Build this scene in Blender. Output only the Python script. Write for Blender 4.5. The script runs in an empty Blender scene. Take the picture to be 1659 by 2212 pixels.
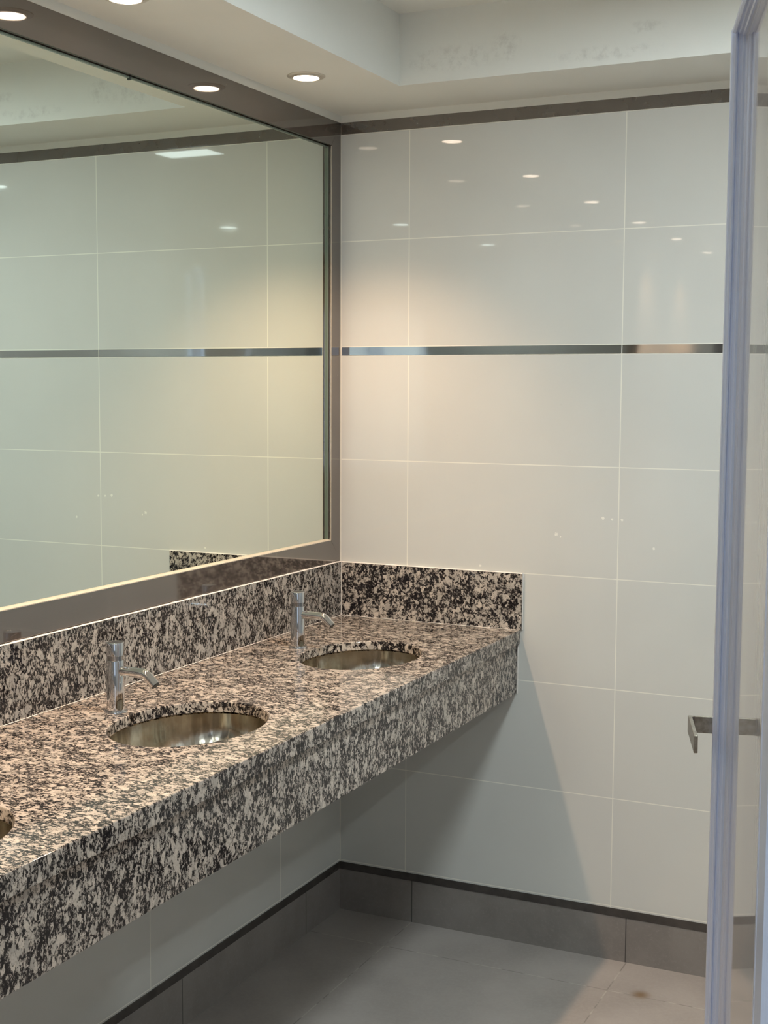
import bpy, bmesh, math, random
from mathutils import Vector, Matrix

random.seed(7)
S = bpy.context.scene
C = S.collection
PI = math.pi

# ------------------------------------------------------------------ camera
IMG_W, IMG_H = 1659, 2212
CX, CY, CZ, YAW, PITCH, ROLL, FPX = 1.7973, -3.5044, 1.5584, 0.4414, -0.0914, 0.0047, 2916.6
cy_, sy_ = math.cos(YAW), math.sin(YAW)
cp_, sp_ = math.cos(PITCH), math.sin(PITCH)
fwd = Vector((-sy_ * cp_, cy_ * cp_, sp_))
rgt = Vector((cy_, sy_, 0))
upv = rgt.cross(fwd)
r2 = math.cos(ROLL) * rgt + math.sin(ROLL) * upv
u2 = -math.sin(ROLL) * rgt + math.cos(ROLL) * upv
cam_d = bpy.data.cameras.new('camera')
cam = bpy.data.objects.new('camera', cam_d)
C.objects.link(cam)
cam.matrix_world = Matrix(((r2.x, u2.x, -fwd.x, CX), (r2.y, u2.y, -fwd.y, CY), (r2.z, u2.z, -fwd.z, CZ), (0, 0, 0, 1)))
cam_d.sensor_fit = 'HORIZONTAL'
cam_d.sensor_width = 36
cam_d.lens = 36 * FPX / IMG_W
cam_d.clip_start = 0.02
S.camera = cam

# ------------------------------------------------------------------ world, exposure, lights
S.view_settings.view_transform = 'Standard'
S.view_settings.look = 'None'
S.view_settings.exposure = 0.15
S.view_settings.gamma = 1.0
S.view_settings.use_curve_mapping = False
S.cycles.use_denoising = True
S.cycles.max_bounces = 10
S.cycles.diffuse_bounces = 6
S.cycles.glossy_bounces = 6
S.cycles.sample_clamp_indirect = 6.0

world = bpy.data.worlds.new('world')
S.world = world
world.use_nodes = True
world.node_tree.nodes['Background'].inputs[0].default_value = (0.55, 0.7, 1.0, 1)
world.node_tree.nodes['Background'].inputs[1].default_value = 0.3

WARM = (1.0, 0.665, 0.43)
COOL = (0.86, 0.97, 1.0)
SPOT_W = 37.0            # each halogen downlight
SPOT_CONE = math.radians(106)
LAMP_DISC = 16.0         # radiance of the lamp face off axis
AISLE_E = 520.0           # each ceiling lamp over the aisle
PANEL_E = 190.0            # ceiling panels
WINDOW_E = 0.45

# room levels taken from the tile courses
ZR0, ZR1, TH, STRIP, X1, TW = 0.1474, 0.4516, 0.30, 0.0251, 0.2156, 0.6169
Z_STRIP = ZR1 + 4 * TH                # 1.6516
Z_TRIM0 = ZR1 + 6 * TH + STRIP        # 2.2767
Z_TRIM1 = 2.3106
Z_SOF = 2.331
Z_CEIL = 2.51
SOF_X, SOF_Y = 0.312, -0.282
Z_BS = 1.052
ZC = 0.893
XC = 0.560
X_END, Y_END = 3.0, -5.3
MIR_Y0, MIR_Y1 = -3.30, 0.0
SINKS = [-0.511, -1.282, -2.053, -2.824]
SINK_X = 0.321
FAUCETS = [-0.499, -1.271, -2.043, -2.815]
LIGHTS = [(0.146, -0.475), (0.146, -1.225), (0.150, -1.975), (0.150, -2.725), (0.150, -3.475), (0.150, -4.225)]
PANELS = [(1.28, -1.20, 0.28, 0.16)]
AISLE = [(1.47, -3.68), (2.47, -3.42), (2.61, -1.58), (1.40, -4.90)]


# ------------------------------------------------------------------ helpers
def bx(bm, x0, x1, y0, y1, z0, z1, bev=0.0, seg=2):
    vs = [bm.verts.new(p) for p in ((x0, y0, z0), (x1, y0, z0), (x1, y1, z0), (x0, y1, z0),
                                    (x0, y0, z1), (x1, y0, z1), (x1, y1, z1), (x0, y1, z1))]
    fs = [bm.faces.new([vs[i] for i in q]) for q in ((3, 2, 1, 0), (4, 5, 6, 7), (0, 1, 5, 4), (1, 2, 6, 5), (2, 3, 7, 6), (3, 0, 4, 7))]
    if bev:
        es = set()
        for f in fs:
            es.update(f.edges)
        bmesh.ops.bevel(bm, geom=list(es), offset=bev, segments=seg, affect='EDGES', profile=0.5)


def prism(bm, pts, axis_from, axis_to, frame):
    """extrude the 2D outline pts between two values of the third axis; frame maps (a, b, c) to xyz"""
    lo = [bm.verts.new(frame(a, b, axis_from)) for a, b in pts]
    hi = [bm.verts.new(frame(a, b, axis_to)) for a, b in pts]
    n = len(pts)
    for i in range(n):
        bm.faces.new((lo[i], lo[(i + 1) % n], hi[(i + 1) % n], hi[i]))
    bm.faces.new(lo[::-1])
    bm.faces.new(hi)


def lathe(bm, prof, n=48, cap0=True, cap1=True, ax=1.0, ay=1.0):
    rings = []
    for r, z in prof:
        rings.append([bm.verts.new((r * ax * math.cos(2 * PI * i / n), r * ay * math.sin(2 * PI * i / n), z)) for i in range(n)])
    for a, b in zip(rings, rings[1:]):
        for i in range(n):
            bm.faces.new((a[i], a[(i + 1) % n], b[(i + 1) % n], b[i]))
    if cap0:
        bm.faces.new(rings[0][::-1])
    if cap1:
        bm.faces.new(rings[-1])


def tube(bm, pts, rad, n=24, caps=True):
    pts = [Vector(p) for p in pts]
    rings = []
    for i, p in enumerate(pts):
        if i == 0:
            t = pts[1] - pts[0]
        elif i == len(pts) - 1:
            t = pts[-1] - pts[-2]
        else:
            t = (pts[i + 1] - p).normalized() + (p - pts[i - 1]).normalized()
        t.normalize()
        a = Vector((0, 1, 0))
        b = t.cross(a).normalized()
        a = b.cross(t).normalized()
        r = rad[i] if isinstance(rad, (list, tuple)) else rad
        rings.append([bm.verts.new(p + r * (math.cos(2 * PI * k / n) * a + math.sin(2 * PI * k / n) * b)) for k in range(n)])
    for q, w in zip(rings, rings[1:]):
        for i in range(n):
            bm.faces.new((q[i], q[(i + 1) % n], w[(i + 1) % n], w[i]))
    if caps:
        bm.faces.new(rings[0][::-1])
        bm.faces.new(rings[-1])


def mesh(name, fn, mat, smooth=False):
    bm = bmesh.new()
    fn(bm)
    bmesh.ops.recalc_face_normals(bm, faces=bm.faces[:])
    me = bpy.data.meshes.new(name)
    bm.to_mesh(me)
    bm.free()
    me.materials.append(mat)
    if smooth:
        me.polygons.foreach_set('use_smooth', [True] * len(me.polygons))
        try:
            me.set_sharp_from_angle(angle=math.radians(38))
        except Exception:
            pass
    return me


def obj(name, fn, mat, parent=None, smooth=False, label=None, loc=None):
    o = bpy.data.objects.new(name, mesh(name, fn, mat, smooth))
    C.objects.link(o)
    if parent is not None:
        o.parent = parent
    if label:
        o['label'] = label
    if loc is not None:
        o.location = loc
    return o


def thing(name, label, cat, loc=(0, 0, 0), rotz=0.0, group=None):
    o = bpy.data.objects.new(name, None)
    C.objects.link(o)
    o.empty_display_size = 0.05
    o.location = loc
    o.rotation_euler = (0, 0, rotz)
    o['label'] = label
    o['category'] = cat
    if group:
        o['group'] = group
    return o


def tag(o, label, cat, group=None):
    o['label'] = label
    o['category'] = cat
    if group:
        o['group'] = group
    return o


def struct(name, fn, mat):
    o = obj(name, fn, mat)
    o['kind'] = 'structure'
    return o


def dup(root, loc, label):
    def cp(o, parent):
        c = o.copy()
        C.objects.link(c)
        if parent is not None:
            c.parent = parent
        for ch in [k for k in bpy.data.objects if k.parent == o]:
            cp(ch, c)
        return c
    r = cp(root, None)
    r.location = loc
    r['label'] = label
    return r


# ------------------------------------------------------------------ materials
class NT:
    def __init__(self, name):
        self.m = bpy.data.materials.new(name)
        self.m.use_nodes = True
        self.t = self.m.node_tree
        self.b = self.t.nodes['Principled BSDF']

    def n(self, typ, **kw):
        nd = self.t.nodes.new(typ)
        for k, v in kw.items():
            setattr(nd, k, v)
        return nd

    def link(self, a, b):
        self.t.links.new(a, b)

    def val(self, sock, v):
        if hasattr(v, 'is_output') or isinstance(v, bpy.types.NodeSocket):
            self.link(v, sock)
        else:
            sock.default_value = v

    def math(self, op, a, b=0.0, c=None, clamp=False):
        nd = self.n('ShaderNodeMath', operation=op, use_clamp=clamp)
        self.val(nd.inputs[0], a)
        self.val(nd.inputs[1], b)
        if c is not None:
            self.val(nd.inputs[2], c)
        return nd.outputs[0]

    def mix(self, fac, a, b, blend='MIX'):
        nd = self.n('ShaderNodeMix', data_type='RGBA', blend_type=blend)
        self.val(nd.inputs[0], fac)
        self.val(nd.inputs[6], a if not isinstance(a, tuple) else (*a[:3], 1))
        self.val(nd.inputs[7], b if not isinstance(b, tuple) else (*b[:3], 1))
        return nd.outputs[2]

    def coord(self):
        g = self.n('ShaderNodeNewGeometry')
        s = self.n('ShaderNodeSeparateXYZ')
        self.link(g.outputs['Position'], s.inputs[0])
        return g.outputs['Position'], s.outputs

    def noise(self, vec, scale, detail=3.0, rough=0.5, dist=0.0):
        nd = self.n('ShaderNodeTexNoise')
        if vec is not None:
            self.link(vec, nd.inputs['Vector'])
        nd.inputs['Scale'].default_value = scale
        nd.inputs['Detail'].default_value = detail
        nd.inputs['Roughness'].default_value = rough
        nd.inputs['Distortion'].default_value = dist
        return nd.outputs['Fac'], nd.outputs['Color']

    def ramp(self, fac, lo, hi, a=0.0, b=1.0):
        nd = self.n('ShaderNodeMapRange', interpolation_type='SMOOTHSTEP')
        self.val(nd.inputs[0], fac)
        nd.inputs[1].default_value = lo
        nd.inputs[2].default_value = hi
        nd.inputs[3].default_value = a
        nd.inputs[4].default_value = b
        return nd.outputs[0]

    def line(self, u, u0, pitch, width):
        """1 on the joint lines u = u0 + k * pitch"""
        a = self.math('SUBTRACT', u, u0)
        a = self.math('DIVIDE', a, pitch)
        a = self.math('ADD', a, 0.5)
        a = self.math('FRACT', a)
        a = self.math('SUBTRACT', a, 0.5)
        a = self.math('ABSOLUTE', a)
        a = self.math('MULTIPLY', a, pitch)
        return self.math('LESS_THAN', a, width / 2)

    def bump(self, h, strength=0.2, dist=0.002):
        nd = self.n('ShaderNodeBump')
        nd.inputs['Strength'].default_value = strength
        nd.inputs['Distance'].default_value = dist
        self.link(h, nd.inputs['Height'])
        self.link(nd.outputs[0], self.b.inputs['Normal'])

    def set(self, color=None, rough=None, metal=None, ior=None, coat=None):
        if color is not None:
            self.val(self.b.inputs['Base Color'], color if not isinstance(color, tuple) else (*color[:3], 1))
        if rough is not None:
            self.val(self.b.inputs['Roughness'], rough)
        if metal is not None:
            self.b.inputs['Metallic'].default_value = metal
        if ior is not None:
            self.b.inputs['IOR'].default_value = ior
        if coat is not None:
            self.b.inputs['Coat Weight'].default_value = coat
        return self.m


TILE = (0.63, 0.625, 0.585)
GROUT = (0.80, 0.78, 0.70)


def spots(k, pts, pos):
    """small splashes of paint at fixed places"""
    tot = None
    nf, ncol = k.noise(pos, 160.0, 3.0, 0.7)
    for (x, y, z, r) in pts:
        d = k.n('ShaderNodeVectorMath', operation='DISTANCE')
        k.link(pos, d.inputs[0])
        d.inputs[1].default_value = (x, y, z)
        a = k.math('DIVIDE', d.outputs['Value'], r)
        a = k.math('SUBTRACT', 1.0, a)
        a = k.math('MAXIMUM', a, 0.0)
        a = k.math('GREATER_THAN', k.math('MULTIPLY', a, nf), 0.30)
        tot = a if tot is None else k.math('MAXIMUM', tot, a)
    return tot


def tile_wall(name, along, u0, pitch, corner=False, specks=None):
    k = NT(name)
    pos, xyz = k.coord()
    u = xyz[along]
    z = xyz[2]
    up = k.math('GREATER_THAN', z, Z_STRIP + STRIP / 2)
    z2 = k.math('SUBTRACT', z, k.math('MULTIPLY', up, STRIP))
    h = k.line(z2, ZR1, TH, 0.0026)
    v = k.line(u, u0, pitch, 0.0026)
    g = k.math('MAXIMUM', h, v)
    if corner:
        g = k.math('MAXIMUM', g, k.math('LESS_THAN', k.math('ABSOLUTE', u), 0.0035))
    nf, _ = k.noise(pos, 2.2, 3.0, 0.5)
    f2, _ = k.noise(pos, 260.0, 1.0, 0.5)
    base = k.mix(k.ramp(nf, 0.3, 0.7), tuple(c * 0.975 for c in TILE), tuple(c * 1.02 for c in TILE))
    base = k.mix(k.math('GREATER_THAN', f2, 0.80), base, tuple(c * 0.8 for c in TILE))
    col = k.mix(g, base, GROUT)
    if specks:
        col = k.mix(spots(k, specks, pos), col, (0.85, 0.83, 0.76))
    rough = k.math('ADD', k.math('MULTIPLY', g, 0.4), 0.022)
    k.bump(k.math('SUBTRACT', 1.0, g), 0.15, 0.0008)
    return k.set(col, rough, 0.0, 1.5)


M = {}
SPECKS = [(0.66, 0, 1.165, .012), (0.672, 0, 1.158, .006), (0.79, 0, 1.215, .010), (0.815, 0, 1.213, .008), (0.842, 0, 1.212, .009), (0.93, 0, 1.14, .008),
          (0.44, 0, 1.045 + .02, .008)]
M['tile_back'] = tile_wall('cream glossy tile, far wall', 0, X1, TW, True, SPECKS)
M['tile_side'] = tile_wall('cream glossy tile, side wall', 1, -0.357, 0.6145)


def m_granite():
    k = NT('speckled granite')
    pos, xyz = k.coord()
    mp = k.n('ShaderNodeMapping')
    mp.inputs['Scale'].default_value = (0.85, 1.15, 0.72)
    k.link(pos, mp.inputs[0])
    pos = mp.outputs[0]
    w1f, w1c = k.noise(pos, 95.0, 3.0, 0.65)
    off = k.n('ShaderNodeVectorMath', operation='SCALE')
    sub = k.n('ShaderNodeVectorMath', operation='SUBTRACT')
    k.link(w1c, sub.inputs[0])
    sub.inputs[1].default_value = (0.5, 0.5, 0.5)
    k.link(sub.outputs[0], off.inputs[0])
    off.inputs['Scale'].default_value = 0.013
    add = k.n('ShaderNodeVectorMath', operation='ADD')
    k.link(pos, add.inputs[0])
    k.link(off.outputs[0], add.inputs[1])
    wp = add.outputs[0]
    v1 = k.n('ShaderNodeTexVoronoi', feature='F1')
    k.link(wp, v1.inputs['Vector'])
    v1.inputs['Scale'].default_value = 88.0
    s1 = k.n('ShaderNodeSeparateColor')
    k.link(v1.outputs['Color'], s1.inputs[0])
    ve = k.n('ShaderNodeTexVoronoi', feature='DISTANCE_TO_EDGE')
    k.link(wp, ve.inputs['Vector'])
    ve.inputs['Scale'].default_value = 88.0
    n1, _ = k.noise(wp, 165.0, 6.0, 0.76)
    n2, _ = k.noise(pos, 26.0, 2.0, 0.5)
    # darkness field: noise, more likely along crystal borders
    edge = k.ramp(ve.outputs['Distance'], 0.0, 0.22, 1.0, 0.0)
    d = k.math('ADD', k.math('MULTIPLY', n1, 1.0), k.math('MULTIPLY', edge, 0.055))
    d = k.math('ADD', d, k.ramp(s1.outputs[1], 0.55, 0.85, 0.02, -0.085))
    d = k.math('ADD', d, k.math('MULTIPLY', k.math('SUBTRACT', n2, 0.5), 0.20))
    dark = k.ramp(d, 0.506, 0.530)
    mid = k.ramp(d, 0.450, 0.520, 0.0, 0.55)
    pale = k.mix(s1.outputs[0], (0.62, 0.54, 0.46), (0.40, 0.36, 0.315))
    nf, _ = k.noise(pos, 340.0, 2.0, 0.6)
    pale = k.mix(k.ramp(nf, 0.45, 0.75, 0.0, 0.55), pale, (0.27, 0.235, 0.20))
    dk = k.mix(k.ramp(nf, 0.4, 0.65), (0.006, 0.005, 0.007), (0.026, 0.022, 0.022))
    pale = k.mix(mid, pale, (0.23, 0.195, 0.172))
    col = k.mix(dark, pale, dk)
    return k.set(col, 0.07, 0.0, 1.42)


M['granite'] = m_granite()


def simple(name, color, rough, metal=0.0, ior=1.5):
    return NT(name).set(color, rough, metal, ior)


def mottled(name, c0, c1, scale, rough, metal=0.0, ior=1.5, bump=0.0):
    k = NT(name)
    pos, _ = k.coord()
    f, _ = k.noise(pos, scale, 5.0, 0.6)
    if bump:
        k.bump(f, bump, 0.002)
    return k.set(k.mix(k.ramp(f, 0.3, 0.7), c0, c1), rough, metal, ior)


M['paint'] = mottled('matt ceiling paint', (0.80, 0.81, 0.765), (0.82, 0.83, 0.79), 3.0, 0.6)


def m_soffit():
    k = NT('matt ceiling paint with grime')
    pos, xyz = k.coord()
    f, _ = k.noise(pos, 3.0, 4.0, 0.5)
    base = k.mix(k.ramp(f, 0.3, 0.7), (0.80, 0.81, 0.765), (0.83, 0.84, 0.80))
    g, _ = k.noise(pos, 42.0, 4.0, 0.7)
    tot = None
    for x, z, rx, rz in ((0.46, 2.385, 0.16, 0.04), (0.86, 2.36, 0.16, 0.022), (0.60, 2.40, 0.05, 0.05), (0.95, 2.41, 0.06, 0.02)):
        a = k.math('DIVIDE', k.math('SUBTRACT', xyz[0], x), rx)
        b = k.math('DIVIDE', k.math('SUBTRACT', xyz[2], z), rz)
        d = k.math('ADD', k.math('MULTIPLY', a, a), k.math('MULTIPLY', b, b))
        w = k.ramp(d, 0.0, 1.0, 1.0, 0.0)
        tot = w if tot is None else k.math('MAXIMUM', tot, w)
    onface = k.math('LESS_THAN', k.math('ABSOLUTE', k.math('SUBTRACT', xyz[1], SOF_Y)), 0.004)
    m = k.math('MULTIPLY', k.math('MULTIPLY', tot, onface), k.ramp(g, 0.42, 0.72))
    return k.set(k.mix(k.math('MULTIPLY', m, 0.28), base, (0.36, 0.35, 0.32)), 0.6)


M['soffit'] = m_soffit()


def m_brown():
    k = NT('glossy taupe ceramic')
    pos, xyz = k.coord()
    f, _ = k.noise(pos, 9.0, 4.0, 0.6)
    g, _ = k.noise(pos, 90.0, 2.0, 0.5)
    col = k.mix(k.ramp(f, 0.3, 0.7), (0.076, 0.059, 0.048), (0.094, 0.073, 0.060))
    col = k.mix(k.math('GREATER_THAN', g, 0.78), col, (0.5, 0.46, 0.40))
    return k.set(col, 0.045, 0.0, 2.4)


M['brown'] = m_brown()
M['mirror'] = simple('mirror silver with a green cast', (0.86, 0.92, 0.84), 0.0, 1.0)
M['mirror_edge'] = simple('green glass edge', (0.20, 0.235, 0.185), 0.15, 0.3)
M['gap'] = simple('dark gap behind glass', (0.03, 0.04, 0.035), 0.5)
M['sealant'] = mottled('cream sealant', (0.54, 0.475, 0.375), (0.60, 0.53, 0.43), 60.0, 0.45)
M['caulk'] = mottled('white caulk', (0.78, 0.73, 0.67), (0.86, 0.82, 0.77), 60.0, 0.45)
M['chrome'] = simple('chrome', (0.74, 0.74, 0.75), 0.03, 1.0)
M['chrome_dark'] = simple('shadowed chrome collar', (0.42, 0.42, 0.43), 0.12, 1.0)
M['rubber'] = simple('dark aerator', (0.03, 0.03, 0.03), 0.6)


def m_strip():
    k = NT('polished steel listello')
    pos, xyz = k.coord()
    f, _ = k.noise(pos, 6.0, 2.0, 0.5)
    k.bump(f, 0.25, 0.003)
    return k.set((0.62, 0.595, 0.56), 0.05, 1.0)


M['strip'] = m_strip()


def m_steel():
    k = NT('worn stainless steel bowl')
    pos, xyz = k.coord()
    f, _ = k.noise(pos, 30.0, 5.0, 0.65)
    g, _ = k.noise(pos, 7.0, 3.0, 0.5)
    col = k.mix(k.ramp(f, 0.35, 0.75), (0.80, 0.75, 0.65), (0.60, 0.53, 0.42))
    r = k.ramp(g, 0.3, 0.7, 0.10, 0.20)
    mp = k.n('ShaderNodeMapping')
    mp.inputs['Scale'].default_value = (1, 1, 0.12)
    k.link(pos, mp.inputs[0])
    st, _ = k.noise(mp.outputs[0], 26.0, 3.0, 0.6)
    col = k.mix(k.ramp(st, 0.52, 0.66, 0.0, 0.55), col, (0.30, 0.25, 0.18))
    k.bump(st, 0.35, 0.004)
    return k.set(col, r, 1.0)


M['steel'] = m_steel()


def m_floor():
    k = NT('taupe grey porcelain floor')
    pos, xyz = k.coord()
    a = k.line(xyz[0], 0.238, 0.642, 0.0035)
    b = k.line(xyz[1], -0.190, 0.63, 0.0035)
    g = k.math('MAXIMUM', a, b)
    f, _ = k.noise(pos, 4.0, 6.0, 0.6)
    f2, _ = k.noise(pos, 90.0, 3.0, 0.7)
    col = k.mix(k.ramp(f, 0.3, 0.72), (0.290, 0.260, 0.237), (0.365, 0.330, 0.300))
    col = k.mix(k.ramp(f2, 0.35, 0.8, 0.0, 0.35), col, (0.40, 0.365, 0.335))
    gn, _ = k.noise(pos, 14.0, 3.0, 0.6)
    gcol = k.mix(k.ramp(gn, 0.42, 0.58), (0.22, 0.20, 0.18), (0.42, 0.385, 0.345))
    col = k.mix(g, col, gcol)
    # rust stain
    d = k.n('ShaderNodeVectorMath', operation='DISTANCE')
    k.link(pos, d.inputs[0])
    d.inputs[1].default_value = (0.966, -0.178, 0.0)
    st = k.math('MULTIPLY', k.ramp(d.outputs['Value'], 0.0, 0.036, 1.0, 0.0), 0.8)
    col = k.mix(st, col, (0.16, 0.09, 0.03))
    return k.set(col, k.ramp(f, 0.3, 0.7, 0.42, 0.55), 0.0, 1.45)


M['floor'] = m_floor()


def m_skirt(along, u0, pitch, nm):
    k = NT(nm)
    pos, xyz = k.coord()
    g = k.line(xyz[along], u0, pitch, 0.003)
    f, _ = k.noise(pos, 8.0, 6.0, 0.65)
    f2, _ = k.noise(pos, 120.0, 3.0, 0.7)
    col = k.mix(k.ramp(f, 0.3, 0.7), (0.205, 0.184, 0.169), (0.250, 0.226, 0.208))
    col = k.mix(k.ramp(f2, 0.5, 0.85, 0.0, 0.5), col, (0.33, 0.30, 0.275))
    col = k.mix(g, col, (0.07, 0.064, 0.06))
    return k.set(col, 0.45)


M['skirt_back'] = m_skirt(0, 0.238, 0.639, 'grey skirting tile, far wall')
M['skirt_side'] = m_skirt(1, -0.213, 0.629, 'grey skirting tile, side wall')
M['skirt_cap'] = mottled('dark glossy skirting cap', (0.045, 0.040, 0.036), (0.07, 0.06, 0.055), 20.0, 0.15)
M['alu'] = None


def m_alu():
    k = NT('anodised aluminium profile')
    pos, xyz = k.coord()
    mp = k.n('ShaderNodeMapping')
    mp.inputs['Scale'].default_value = (1, 1, 0.02)
    k.link(pos, mp.inputs[0])
    f, _ = k.noise(mp.outputs[0], 400.0, 2.0, 0.5)
    col = k.mix(k.ramp(f, 0.3, 0.7), (0.59, 0.665, 0.85), (0.63, 0.70, 0.89))
    return k.set(col, 0.28, 0.2)


M['alu'] = m_alu()


def m_panel():
    k = NT('glossy grey door panel')
    pos, xyz = k.coord()
    mp = k.n('ShaderNodeMapping')
    mp.inputs['Scale'].default_value = (1, 1, 0.03)
    k.link(pos, mp.inputs[0])
    f, _ = k.noise(mp.outputs[0], 130.0, 2.0, 0.5)
    k.bump(f, 0.05, 0.0006)
    return k.set((0.46, 0.46, 0.48), 0.03, 0.0, 1.5)


M['panel'] = m_panel()


def m_handle():
    k = NT('worn brushed nickel')
    pos, xyz = k.coord()
    f, _ = k.noise(pos, 90.0, 4.0, 0.6)
    return k.set(k.mix(k.ramp(f, 0.35, 0.7), (0.52, 0.48, 0.42), (0.34, 0.30, 0.24)), 0.28, 1.0)


M['handle'] = m_handle()


def emis(name, color, strength, base=(0.8, 0.8, 0.8)):
    k = NT(name)
    k.b.inputs['Emission Color'].default_value = (*color, 1)
    k.b.inputs['Emission Strength'].default_value = strength
    return k.set(base, 0.4)


M['lamp'] = emis('halogen lamp face', (1.0, 0.80, 0.62), LAMP_DISC)
M['led'] = emis('white light panel diffuser', COOL, PANEL_E)
M['aisle_lamp'] = emis('aisle lamp diffuser', COOL, AISLE_E)
M['daylight'] = emis('frosted window with daylight', (0.50, 0.68, 1.0), WINDOW_E)
M['ring'] = simple('satin nickel trim ring', (0.70, 0.66, 0.60), 0.35, 0.5)
M['laminate'] = simple('dim blue grey cubicle laminate', (0.21, 0.21, 0.215), 0.45)
M['cubicle'] = simple('light grey cubicle laminate', (0.38, 0.385, 0.39), 0.45)
M['white'] = simple('white enamel', (0.75, 0.76, 0.74), 0.35)

# ------------------------------------------------------------------ the room
struct('floor', lambda b: bx(b, -0.15, X_END + 0.1, Y_END - 0.1, 0.15, -0.1, 0.0), M['floor'])


def ceil(b):
    bx(b, SOF_X, X_END + 0.1, Y_END - 0.1, SOF_Y, Z_CEIL, Z_CEIL + 0.1)
    bx(b, -0.15, SOF_X, Y_END - 0.1, 0.12, Z_SOF, Z_CEIL + 0.1)
    bx(b, SOF_X, X_END + 0.1, SOF_Y, 0.12, Z_SOF, Z_CEIL + 0.1)


struct('ceiling', ceil, M['soffit'])
struct('wall_back', lambda b: bx(b, -0.12, X_END + 0.1, 0.0, 0.12, 0.0, Z_SOF), M['tile_back'])


def wl(b):
    bx(b, -0.13, -0.03, Y_END - 0.1, 0.0, 0.0, Z_SOF)
    bx(b, -0.03, 0.0, Y_END - 0.1, 0.0, 0.0, Z_BS - 0.002)
    bx(b, -0.03, 0.0, Y_END - 0.1, MIR_Y0, Z_BS - 0.002, Z_SOF)


struct('wall_left', wl, M['tile_side'])
struct('wall_right', lambda b: bx(b, X_END, X_END + 0.1, Y_END - 0.1, 0.0, 0.0, Z_CEIL), M['cubicle'])


WX0, WX1, WZ0, WZ1 = 2.0, 2.85, 0.95, 2.15


def wrear(b):
    bx(b, 0, WX0, Y_END - 0.1, Y_END, 0, Z_CEIL)
    bx(b, WX1, X_END, Y_END - 0.1, Y_END, 0, Z_CEIL)
    bx(b, WX0, WX1, Y_END - 0.1, Y_END, 0, WZ0)
    bx(b, WX0, WX1, Y_END - 0.1, Y_END, WZ1, Z_CEIL)


struct('wall_rear', wrear, M['laminate'])


def wframe(b):
    for x0, x1, z0, z1 in ((WX0, WX0 + .04, WZ0, WZ1), (WX1 - .04, WX1, WZ0, WZ1), (WX0 + .04, WX1 - .04, WZ0, WZ0 + .04),
                           (WX0 + .04, WX1 - .04, WZ1 - .04, WZ1), ((WX0 + WX1) / 2 - .02, (WX0 + WX1) / 2 + .02, WZ0 + .04, WZ1 - .04)):
        bx(b, x0, x1, Y_END - 0.07, Y_END - 0.02, z0, z1, 0.003)


win = struct('window_1', wframe, M['alu'])
obj('pane', lambda b: bx(b, WX0 + .03, WX1 - .03, Y_END - 0.052, Y_END - 0.046, WZ0 + .03, WZ1 - .03), M['daylight'], win)

# painted band between tile trim and soffit, brown trim line, polished strip, skirting
struct('trim_1', lambda b: bx(b, 0.0, X_END, -0.0015, 0.0, Z_TRIM1, Z_SOF), M['paint'])
struct('trim_2', lambda b: bx(b, -0.03, 0.0012, MIR_Y0, -0.0015, Z_TRIM1, Z_SOF), M['paint'])
struct('trim_3', lambda b: bx(b, 0.0015, X_END, -0.0018, 0.0, Z_TRIM0 + 0.0012, Z_TRIM1), M['brown'])


def strip(b):
    e = 0.0012
    xs = [0.004] + [X1 + TW + i * TW for i in range(0, 4)] + [X_END]
    for a, c in zip(xs, xs[1:]):
        bx(b, a + e, min(c, X_END) - e, -0.0012, 0.0, Z_STRIP + e, Z_STRIP + STRIP - e)


struct('trim_4', strip, M['strip'])
sk = struct('baseboard_back', lambda b: bx(b, 0.0, X_END, -0.0015, 0.0, 0.0, 0.124), M['skirt_back'])
obj('cap_strip', lambda b: bx(b, 0.0, X_END, -0.0030, 0.0, 0.1245, ZR0 - 0.001, 0.0006), M['skirt_cap'], sk)
sk = struct('baseboard_left', lambda b: bx(b, 0.0, 0.0015, Y_END, -0.0015, 0.0, 0.124), M['skirt_side'])
obj('cap_strip', lambda b: bx(b, 0.0, 0.0030, Y_END, -0.003, 0.1245, ZR0 - 0.001, 0.0006), M['skirt_cap'], sk)

# ------------------------------------------------------------------ framed mirror let into the left wall
mir = thing('wall_mirror', 'long mirror in a glossy taupe tile frame, above the granite basin counter', 'mirror', (0, 0, Z_BS))
IY, IZ0, IZ1 = -0.058, 1.120, 2.240
FZ0, FZ1 = Z_BS + 0.003, Z_TRIM1
GX = -0.014


def rel(fn):
    def f(b):
        fn(b)
        bmesh.ops.translate(b, verts=b.verts[:], vec=(0, 0, -Z_BS))
    return f


def slab_yz(b, pts, x0, x1):
    prism(b, pts, x0, x1, lambda a, c, x: (x, a, c))


g = 0.0006
obj('frame_rail', rel(lambda b: slab_yz(b, [(MIR_Y0, IZ1), (IY - g, IZ1), (0 - g, FZ1), (MIR_Y0, FZ1)], -0.03, 0.0)), M['brown'], mir, label='top rail of the taupe mirror frame')
obj('frame_rail', rel(lambda b: slab_yz(b, [(MIR_Y0, FZ0), (0 - g, FZ0), (IY - g, IZ0), (MIR_Y0, IZ0)], -0.03, 0.0)), M['brown'], mir, label='bottom rail of the taupe mirror frame')
obj('frame_stile', rel(lambda b: slab_yz(b, [(IY + g, IZ0), (-0.001, FZ0), (-0.001, FZ1), (IY + g, IZ1)], -0.03, 0.0)), M['brown'], mir, label='upright end of the taupe mirror frame')
obj('frame_stile', rel(lambda b: slab_yz(b, [(MIR_Y0, FZ0), (MIR_Y0 + .058, FZ0), (MIR_Y0 + .058, FZ1), (MIR_Y0, FZ1)], -0.0005, 0.0008)), M['brown'], mir)
obj('glass', rel(lambda b: bx(b, -0.026, GX, MIR_Y0 + .05, IY - 0.003, IZ0, IZ1 - 0.004)), M['mirror'], mir)
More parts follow.
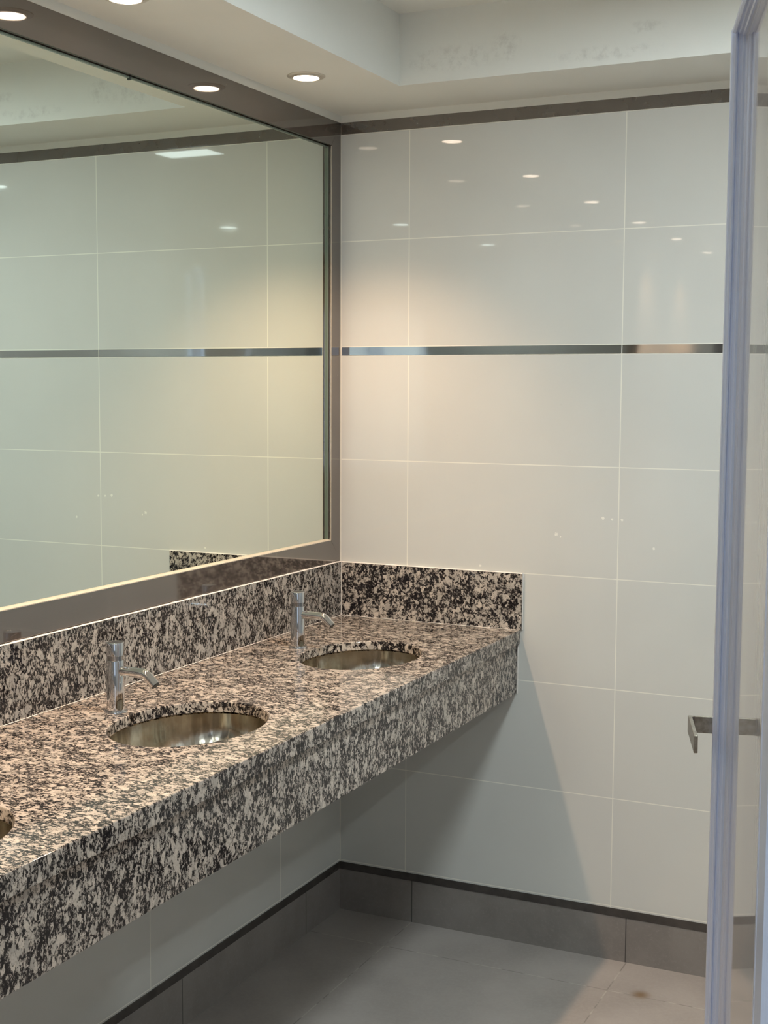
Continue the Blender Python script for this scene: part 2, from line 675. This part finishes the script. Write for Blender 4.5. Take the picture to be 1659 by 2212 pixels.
obj('edge_strip', rel(lambda b: (bx(b, GX, GX + .0022, MIR_Y0 + .06, IY - 0.004, IZ1 - 0.006, IZ1 - 0.0015), bx(b, GX + .0002, GX + .006, IY - .0035, IY - .0012, IZ0, IZ1 - .002))), M['mirror_edge'], mir, label='dark green glass edge along the frame')


def bead(b):
    # slightly uneven cream bead on the lower ledge
    n = 160
    prev = None
    for i in range(n + 1):
        y = MIR_Y0 + .058 + (IY - 0.001 - MIR_Y0 - .058) * i / n
        w = 0.0022 + 0.0007 * random.random()
        ring = [b.verts.new((GX, y, IZ0 - .001)), b.verts.new((0.0004, y, IZ0 - .001 - 0.0006 * random.random())),
                b.verts.new((0.0004, y, IZ0 + .0005)), b.verts.new((GX + .0002, y, IZ0 + w))]
        if prev:
            for k in range(4):
                b.faces.new((prev[k], prev[(k + 1) % 4], ring[(k + 1) % 4], ring[k]))
        else:
            b.faces.new(ring)
        prev = ring
    b.faces.new(prev[::-1])


obj('sealant_bead', rel(bead), M['sealant'], mir, label='cream sealant bead along the lower edge')
obj('edge_strip', rel(lambda b: bx(b, -0.0014, 0.0003, IY - .0009, IY - .0001, IZ0, IZ1 - .002)), M['sealant'], mir, label='thin pale line between glass edge and frame')
obj('edge_clip', rel(lambda b: bx(b, GX, GX + .004, -0.995, -0.991, IZ1 - 0.009, IZ1 - 0.001)), M['gap'], mir)

# ------------------------------------------------------------------ granite counter
ctr = thing('vanity_counter', 'long speckled granite basin counter with deep apron, hung on the left wall', 'counter', (0, 0, 0))
CT = 0.022
A_S, B_S = 0.144, 0.190
CEN = [(SINK_X, y) for y in SINKS]


def ctop(b):
    x0, x1 = 0.0005, XC
    half = 0.3855
    ch = 0.0022
    for cx, cy in CEN:
        ya, yb = cy - half, cy + half
        angs = [2 * PI * i / 120 for i in range(120)]
        for px, py in ((x0, ya), (x1, ya), (x1, yb), (x0, yb)):
            angs.append(math.atan2(py - cy, px - cx) % (2 * PI))
        angs = sorted(set(angs))
        cols = []
        for t in angs:
            c, s = math.cos(t), math.sin(t)
            r = 1 / math.sqrt((c / A_S) ** 2 + (s / B_S) ** 2)
            rr = min(((x1 - cx) / c if c > 1e-9 else (x0 - cx) / c if c < -1e-9 else 1e9),
                     ((yb - cy) / s if s > 1e-9 else (ya - cy) / s if s < -1e-9 else 1e9))
            P = lambda q, z: b.verts.new((cx + q * c, cy + q * s, z))
            cols.append([P(rr, ZC), P(r + ch, ZC), P(r + ch * .3, ZC - ch * .3), P(r, ZC - ch), P(r, ZC - CT), P(rr, ZC - CT)])
        n = len(cols)
        for i in range(n):
            a, c = cols[i], cols[(i + 1) % n]
            for k in range(5):
                b.faces.new((a[k], c[k], c[k + 1], a[k + 1]))
            if abs(a[0].co.x - x1) < 1e-6 and abs(c[0].co.x - x1) < 1e-6:
                b.faces.new((a[5], c[5], c[0], a[0]))
    ytop = SINKS[0] + half
    bx(b, x0, x1, ytop, -0.0005, ZC - CT, ZC)
    ybot = SINKS[-1] - half
    bx(b, x0, x1, MIR_Y0 - .05, ybot, ZC - CT, ZC)
    bmesh.ops.remove_doubles(b, verts=b.verts[:], dist=1e-5)


obj('countertop', ctop, M['granite'], ctr)
obj('front_lip', lambda b: bx(b, XC - 0.03, XC + 0.0012, MIR_Y0 - .05, -0.0005, ZC - 0.038, ZC - 0.0006, 0.0012), M['granite'], ctr)
obj('apron', lambda b: bx(b, XC - 0.028, XC - 0.008, MIR_Y0 - .05, -0.0005, 0.713, ZC - 0.0400, 0.0008), M['granite'], ctr)


def uneven(b, p0, p1, w, h, n):
    p0, p1 = Vector(p0), Vector(p1)
    d = (p1 - p0)
    prev = None
    up = Vector((0, 0, 1)) if abs(d.z) < 0.01 else Vector((1, 0, 0))
    side = d.cross(up).normalized()
    for i in range(n + 1):
        p = p0 + d * i / n
        a, c = w * (0.75 + 0.5 * random.random()) / 2, h * (0.75 + 0.5 * random.random()) / 2
        ring = [b.verts.new(p + side * a), b.verts.new(p + up * c), b.verts.new(p - side * a), b.verts.new(p - up * c)]
        if prev:
            for k in range(4):
                b.faces.new((prev[k], prev[(k + 1) % 4], ring[(k + 1) % 4], ring[k]))
        else:
            b.faces.new(ring)
        prev = ring
    b.faces.new(prev[::-1])


bs1 = thing('backsplash', 'long granite upstand standing on the back of the counter, under the mirror', 'backsplash', group=None)
obj('slab', lambda b: bx(b, 0.0005, 0.0075, MIR_Y0 - .05, -0.0085, ZC + 0.001, Z_BS - 0.0005, 0.0006), M['granite'], bs1)


def caulk_long(b):
    uneven(b, (0.0045, MIR_Y0, Z_BS + .0006), (0.0045, -0.006, Z_BS + .0006), 0.0085, 0.0042, 220)
    uneven(b, (0.0085, MIR_Y0, ZC + .0011), (0.0085, -0.009, ZC + .0011), 0.0026, 0.0014, 120)


obj('caulk', caulk_long, M['caulk'], bs1, label='white caulk along the long upstand')
bs2 = thing('backsplash', 'short granite upstand at the end of the counter, on the far tiled wall', 'backsplash', group=None)
obj('slab', lambda b: bx(b, 0.0075, 0.5665, -0.0085, -0.0005, ZC + 0.001, Z_BS - 0.0015, 0.0006), M['granite'], bs2)


def caulk_short(b):
    uneven(b, (0.006, -0.0045, Z_BS - .001), (0.567, -0.0045, Z_BS - .001), 0.0085, 0.0036, 60)
    uneven(b, (0.5675, -0.003, ZC + .002), (0.5675, -0.003, Z_BS), 0.003, 0.003, 20)
    uneven(b, (0.0082, -0.0092, ZC + .002), (0.0082, -0.0092, Z_BS), 0.0022, 0.0022, 12)
    uneven(b, (0.0085, -0.0092, ZC + .0011), (0.56, -0.0092, ZC + .0011), 0.0026, 0.0014, 40)


obj('caulk', caulk_short, M['caulk'], bs2, label='white caulk around the short upstand')
obj('caulk', lambda b: uneven(b, (XC - .0045, -0.0018, 0.714), (XC - .0045, -0.0018, ZC - .042), 0.002, 0.003, 12), M['caulk'], ctr, label='white caulk where the apron meets the wall')


# ------------------------------------------------------------------ sinks
def bowl(b):
    prof = [(1.11, -CT - 0.0005), (1.03, -CT - 0.0005), (1.0, -CT - 0.004)]
    for i in range(1, 15):
        t = i / 14 * PI / 2
        prof.append((0.10 + 0.895 * math.cos(t) ** 0.62, -CT - 0.004 - 0.125 * math.sin(t) ** 0.9))
    n = 72
    rings = [[b.verts.new((r * (A_S + .003) * math.cos(2 * PI * i / n), r * (B_S + .003) * math.sin(2 * PI * i / n), z)) for i in range(n)] for r, z in prof]
    for a, c in zip(rings, rings[1:]):
        for i in range(n):
            b.faces.new((a[i], a[(i + 1) % n], c[(i + 1) % n], c[i]))
    b.faces.new(rings[-1])


SL = ['oval steel sink nearest the far wall, below the tap in the corner',
      'oval steel sink at the middle of the picture, second from the far wall',
      'oval steel sink cut off by the left picture edge, third from the far wall']
s0 = thing('sink', SL[0], 'sink', (SINK_X, SINKS[0], ZC), group='undermount sinks in the counter')
bo = obj('bowl', bowl, M['steel'], s0, smooth=True)
md = bo.modifiers.new('thickness', 'SOLIDIFY')
md.thickness = 0.0012
md.offset = 1.0


def drain(b):
    lathe(b, [(0.0225, -0.1505), (0.0225, -0.1475), (0.019, -0.1465), (0.014, -0.148), (0.012, -0.1495)], 32)


obj('drain', drain, M['chrome'], s0, smooth=True)
for i in (1, 2):
    dup(s0, (SINK_X, SINKS[i], ZC), SL[i])

# ------------------------------------------------------------------ taps
FL = ['chrome push tap in the corner, over the farthest sink',
      'chrome push tap beside the middle sink, second from the far wall',
      'chrome push tap over the sink at the left picture edge']
f0 = thing('faucet', FL[0], 'tap', (0.134, FAUCETS[0], ZC), group='push taps on the counter')
obj('base_flange', lambda b: lathe(b, [(0.0245, 0.0), (0.0245, 0.002), (0.0238, 0.0038), (0.021, 0.0048), (0.019, 0.005)], 48), M['chrome'], f0, True)
obj('body', lambda b: lathe(b, [(0.0185, 0.004), (0.0185, 0.1065), (0.0180, 0.1082), (0.017, 0.1088)], 48), M['chrome'], f0, True)
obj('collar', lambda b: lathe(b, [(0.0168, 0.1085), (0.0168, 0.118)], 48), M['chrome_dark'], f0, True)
obj('push_button', lambda b: lathe(b, [(0.0172, 0.1175), (0.0188, 0.1185), (0.0188, 0.1435), (0.0182, 0.1450), (0.0170, 0.1455), (0.0165, 0.1450)], 48), M['chrome'], f0, True)


def spout(b):
    pts = [(0.012, 0, 0.0865), (0.030, 0, 0.0865), (0.050, 0, 0.0865), (0.066, 0, 0.0862)]
    x, z, th = 0.066, 0.0862, 0.0
    for i in range(10):
        th += math.radians(4.3)
        x += 0.0019 * math.cos(th)
        z -= 0.0019 * math.sin(th)
        pts.append((x, 0, z))
    pts.append((x + 0.0215 * math.cos(th), 0, z - 0.0215 * math.sin(th)))
    spout.end = (pts[-1], th)
    tube(b, pts, 0.0103, 28)


sp = obj('spout', spout, M['chrome'], f0, True)
(ex, _, ez), eth = spout.end


def aer(b):
    tube(b, [(ex - 0.001 * math.cos(eth), 0, ez + 0.001 * math.sin(eth)), (ex + 0.0012 * math.cos(eth), 0, ez - 0.0012 * math.sin(eth))], 0.0086, 24)


obj('aerator', aer, M['rubber'], sp, True)
for i in (1, 2):
    dup(f0, (0.134, FAUCETS[i], ZC), FL[i])

# ------------------------------------------------------------------ downlights in the soffit
DL = ['round recessed downlight nearest the far wall, glowing warm',
      'round recessed downlight cut by the top picture edge, second from the far wall',
      'round recessed downlight, third from the far wall',
      'round recessed downlight, fourth from the far wall',
      'round recessed downlight, fifth from the far wall',
      'round recessed downlight at the near end of the soffit']
d0 = thing('downlight', DL[0], 'ceiling light', (LIGHTS[0][0], LIGHTS[0][1], Z_SOF), group='downlights over the counter')


def dring(b):
    n = 56
    prof = [(0.048, 0.0002), (0.048, -0.0012), (0.0455, -0.0026), (0.038, -0.0030), (0.0365, -0.0022), (0.0365, -0.0045), (0.0345, -0.0062), (0.0325, -0.0055), (0.0322, 0.0)]
    lathe(b, prof, n, False, False)


obj('trim_ring', dring, M['ring'], d0, True)
obj('lamp_face', lambda b: lathe(b, [(0.0305, -0.001), (0.0295, -0.0035), (0.022, -0.0058), (0.010, -0.0068), (0.004, -0.0070)], 48), M['lamp'], d0, True)
for i in range(1, len(LIGHTS)):
    dup(d0, (LIGHTS[i][0], LIGHTS[i][1], Z_SOF), DL[i])
for i, (x, y) in enumerate(LIGHTS):
    l = bpy.data.lights.new('downlight_beam', 'SPOT')
    l.energy = SPOT_W
    l.color = WARM
    l.spot_size = SPOT_CONE
    l.spot_blend = 0.85
    l.shadow_soft_size = 0.022
    o = bpy.data.objects.new('downlight_beam', l)
    C.objects.link(o)
    o.location = (x, y, Z_SOF - 0.030)

# ------------------------------------------------------------------ ceiling light panels
PL = ['small rectangular white light panel on the raised ceiling in front of the door']
for (x, y, w, d), lab in zip(PANELS, PL):
    t = thing('ceiling_light_panel', lab, 'ceiling light', (x, y, Z_CEIL), group='light panels on the raised ceiling')

    def fr(b, w=w, d=d):
        e = 0.012
        for x0, x1, y0, y1 in ((-w / 2, w / 2, -d / 2, -d / 2 + e), (-w / 2, w / 2, d / 2 - e, d / 2), (-w / 2, -w / 2 + e, -d / 2 + e, d / 2 - e), (w / 2 - e, w / 2, -d / 2 + e, d / 2 - e)):
            bx(b, x0, x1, y0, y1, -0.010, 0.0)
    obj('frame', fr, M['white'], t)
    obj('diffuser', lambda b, w=w, d=d: bx(b, -w / 2 + .012, w / 2 - .012, -d / 2 + .012, d / 2 - .012, -0.007, -0.001), M['led'], t)

# round lamps over the aisle, outside the picture
AL = ['white round ceiling lamp mid-aisle, next to the near end of the open door', 'white round ceiling lamp midway along the right wall',
      'white round ceiling lamp beyond the open door by the right wall', 'white round ceiling lamp closest to the window']
a0 = None
for (x, y), lab in zip(AISLE, AL):
    if a0 is None:
        a0 = thing('ceiling_lamp', lab, 'ceiling light', (x, y, Z_CEIL), group='round lamps on the raised ceiling')
        obj('housing', lambda b: lathe(b, [(0.070, 0.0), (0.070, -0.010), (0.065, -0.013), (0.050, -0.013), (0.048, -0.006), (0.048, 0.0)], 40, False, False), M['white'], a0, True)
        obj('diffuser', lambda b: lathe(b, [(0.047, -0.008), (0.047, -0.010)], 40), M['aisle_lamp'], a0)
    else:
        dup(a0, (x, y, Z_CEIL), lab)

# ------------------------------------------------------------------ the open door at the right
PHI = math.radians(15.3)
du = Vector((-math.sin(PHI), math.cos(PHI), 0))
dn = Vector((-du.y, du.x, 0))            # points to the left, towards the basins
camp = Vector((CX, CY, 0))
D0 = 0.162                                # distance of the panel plane from the lens line
org = camp - dn * D0


def dm(a, o, z):
    """a along the leaf from the hinge side, o proud of the panel towards the basins"""
    return tuple(org + du * a + dn * o + Vector((0, 0, z)))


DZ0, DZ1 = 0.012, 2.074
A0, A1, A2, A3 = 1.30, 1.388, 2.040, 2.062     # near stile, panel, far stile


def ridge(b, a0, a1, z0, z1, flip=1):
    # stepped aluminium glazing profile
    w = a1 - a0
    if flip > 0:   # profile whose steps face the lens
        out = [(0.0, -0.03), (0.0, 0.0030), (0.0022, 0.0045), (0.0022, 0.0072), (0.0048, 0.0078), (0.0062, 0.0100), (0.0040, 0.0112), (0.0040, 0.0134),
               (0.0072, 0.0144), (0.0092, 0.0166), (0.0096, 0.0182), (0.0120, 0.0190), (w, 0.0190), (w, -0.03)]
    else:
        out = [(0.0, -0.03), (0.0, 0.0190), (w - 0.030, 0.0190), (w - 0.028, 0.0165), (w - 0.022, 0.0165), (w - 0.020, 0.0190), (w - 0.012, 0.0190), (w - 0.009, 0.011), (w - 0.003, 0.009), (w, 0.003), (w, -0.03)]
    prism(b, [(a0 + p, q) for p, q in out], z0, z1, lambda a, o, z: dm(a, o, z))


door = struct('door_1', lambda b: ridge(b, A2, A3, DZ0, DZ1), M['alu'])
obj('stile', lambda b: ridge(b, A0, A1, DZ0, DZ1, -1), M['alu'], door)
obj('top_rail', lambda b: prism(b, [(DZ1 - .001, -0.03), (DZ1 - .001, 0.0180), (DZ1 - .003, 0.0187), (DZ1 - .007, 0.0180), (DZ1 - .008, 0.0140), (DZ1 - .0065, 0.0125), (DZ1 - .0065, 0.0100), (DZ1 - .0095, 0.0085), (DZ1 - .0095, 0.0045), (DZ1 - .0115, 0.0030), (DZ1 - .0125, -0.03)],
                                A1, A2 + .004, lambda z, o, a: dm(a, o, z)), M['alu'], door)
obj('bottom_rail', lambda b: prism(b, [(DZ0, -0.03), (DZ0, 0.0185), (DZ0 + .04, 0.0185), (DZ0 + .045, 0.010), (DZ0 + .06, 0.0045), (DZ0 + .06, -0.03)],
                                   A1, A2, lambda z, o, a: dm(a, o, z)), M['alu'], door)


def leafbox(b, a0, a1, o0, o1, z0, z1, bev=0.0):
    n0 = len(b.verts)
    prism(b, [(a0, o0), (a1, o0), (a1, o1), (a0, o1)], z0, z1, lambda a, o, z: dm(a, o, z))
    if bev:
        b.verts.ensure_lookup_table()
        vs = b.verts[n0:]
        es = {e for v in vs for e in v.link_edges}
        bmesh.ops.bevel(b, geom=list(es), offset=bev, segments=2, affect='EDGES', profile=0.5)


obj('panel', lambda b: leafbox(b, A1 - .01, A2 + .004, -0.02, 0.0, DZ0 + .05, DZ1 - .010), M['panel'], door, label='glossy grey door panel')
obj('lock_stile', lambda b: leafbox(b, A3 - .002, 2.17, -0.03, 0.0, DZ0, DZ1 - 0.03), M['alu'], door)


def lever(b):
    z0, z1 = 1.036, 1.062
    # flat bar bent at a right angle: neck away from the door, grip back towards the hinge
    o1 = 0.0545
    pts = [(2.076, -0.001), (2.081, -0.001), (2.081, o1), (1.957, o1 - 0.003), (1.957, o1 - 0.0085), (2.072, o1 - 0.006), (2.076, o1 - 0.010)]
    prism(b, pts, z0, z1, lambda a, o, z: dm(a, o, z))
    bmesh.ops.recalc_face_normals(b, faces=b.faces[:])
    bmesh.ops.bevel(b, geom=b.edges[:], offset=0.0009, segments=2, affect='EDGES', profile=0.5)


obj('lever_handle', lever, M['handle'], door, label='flat nickel lever handle')
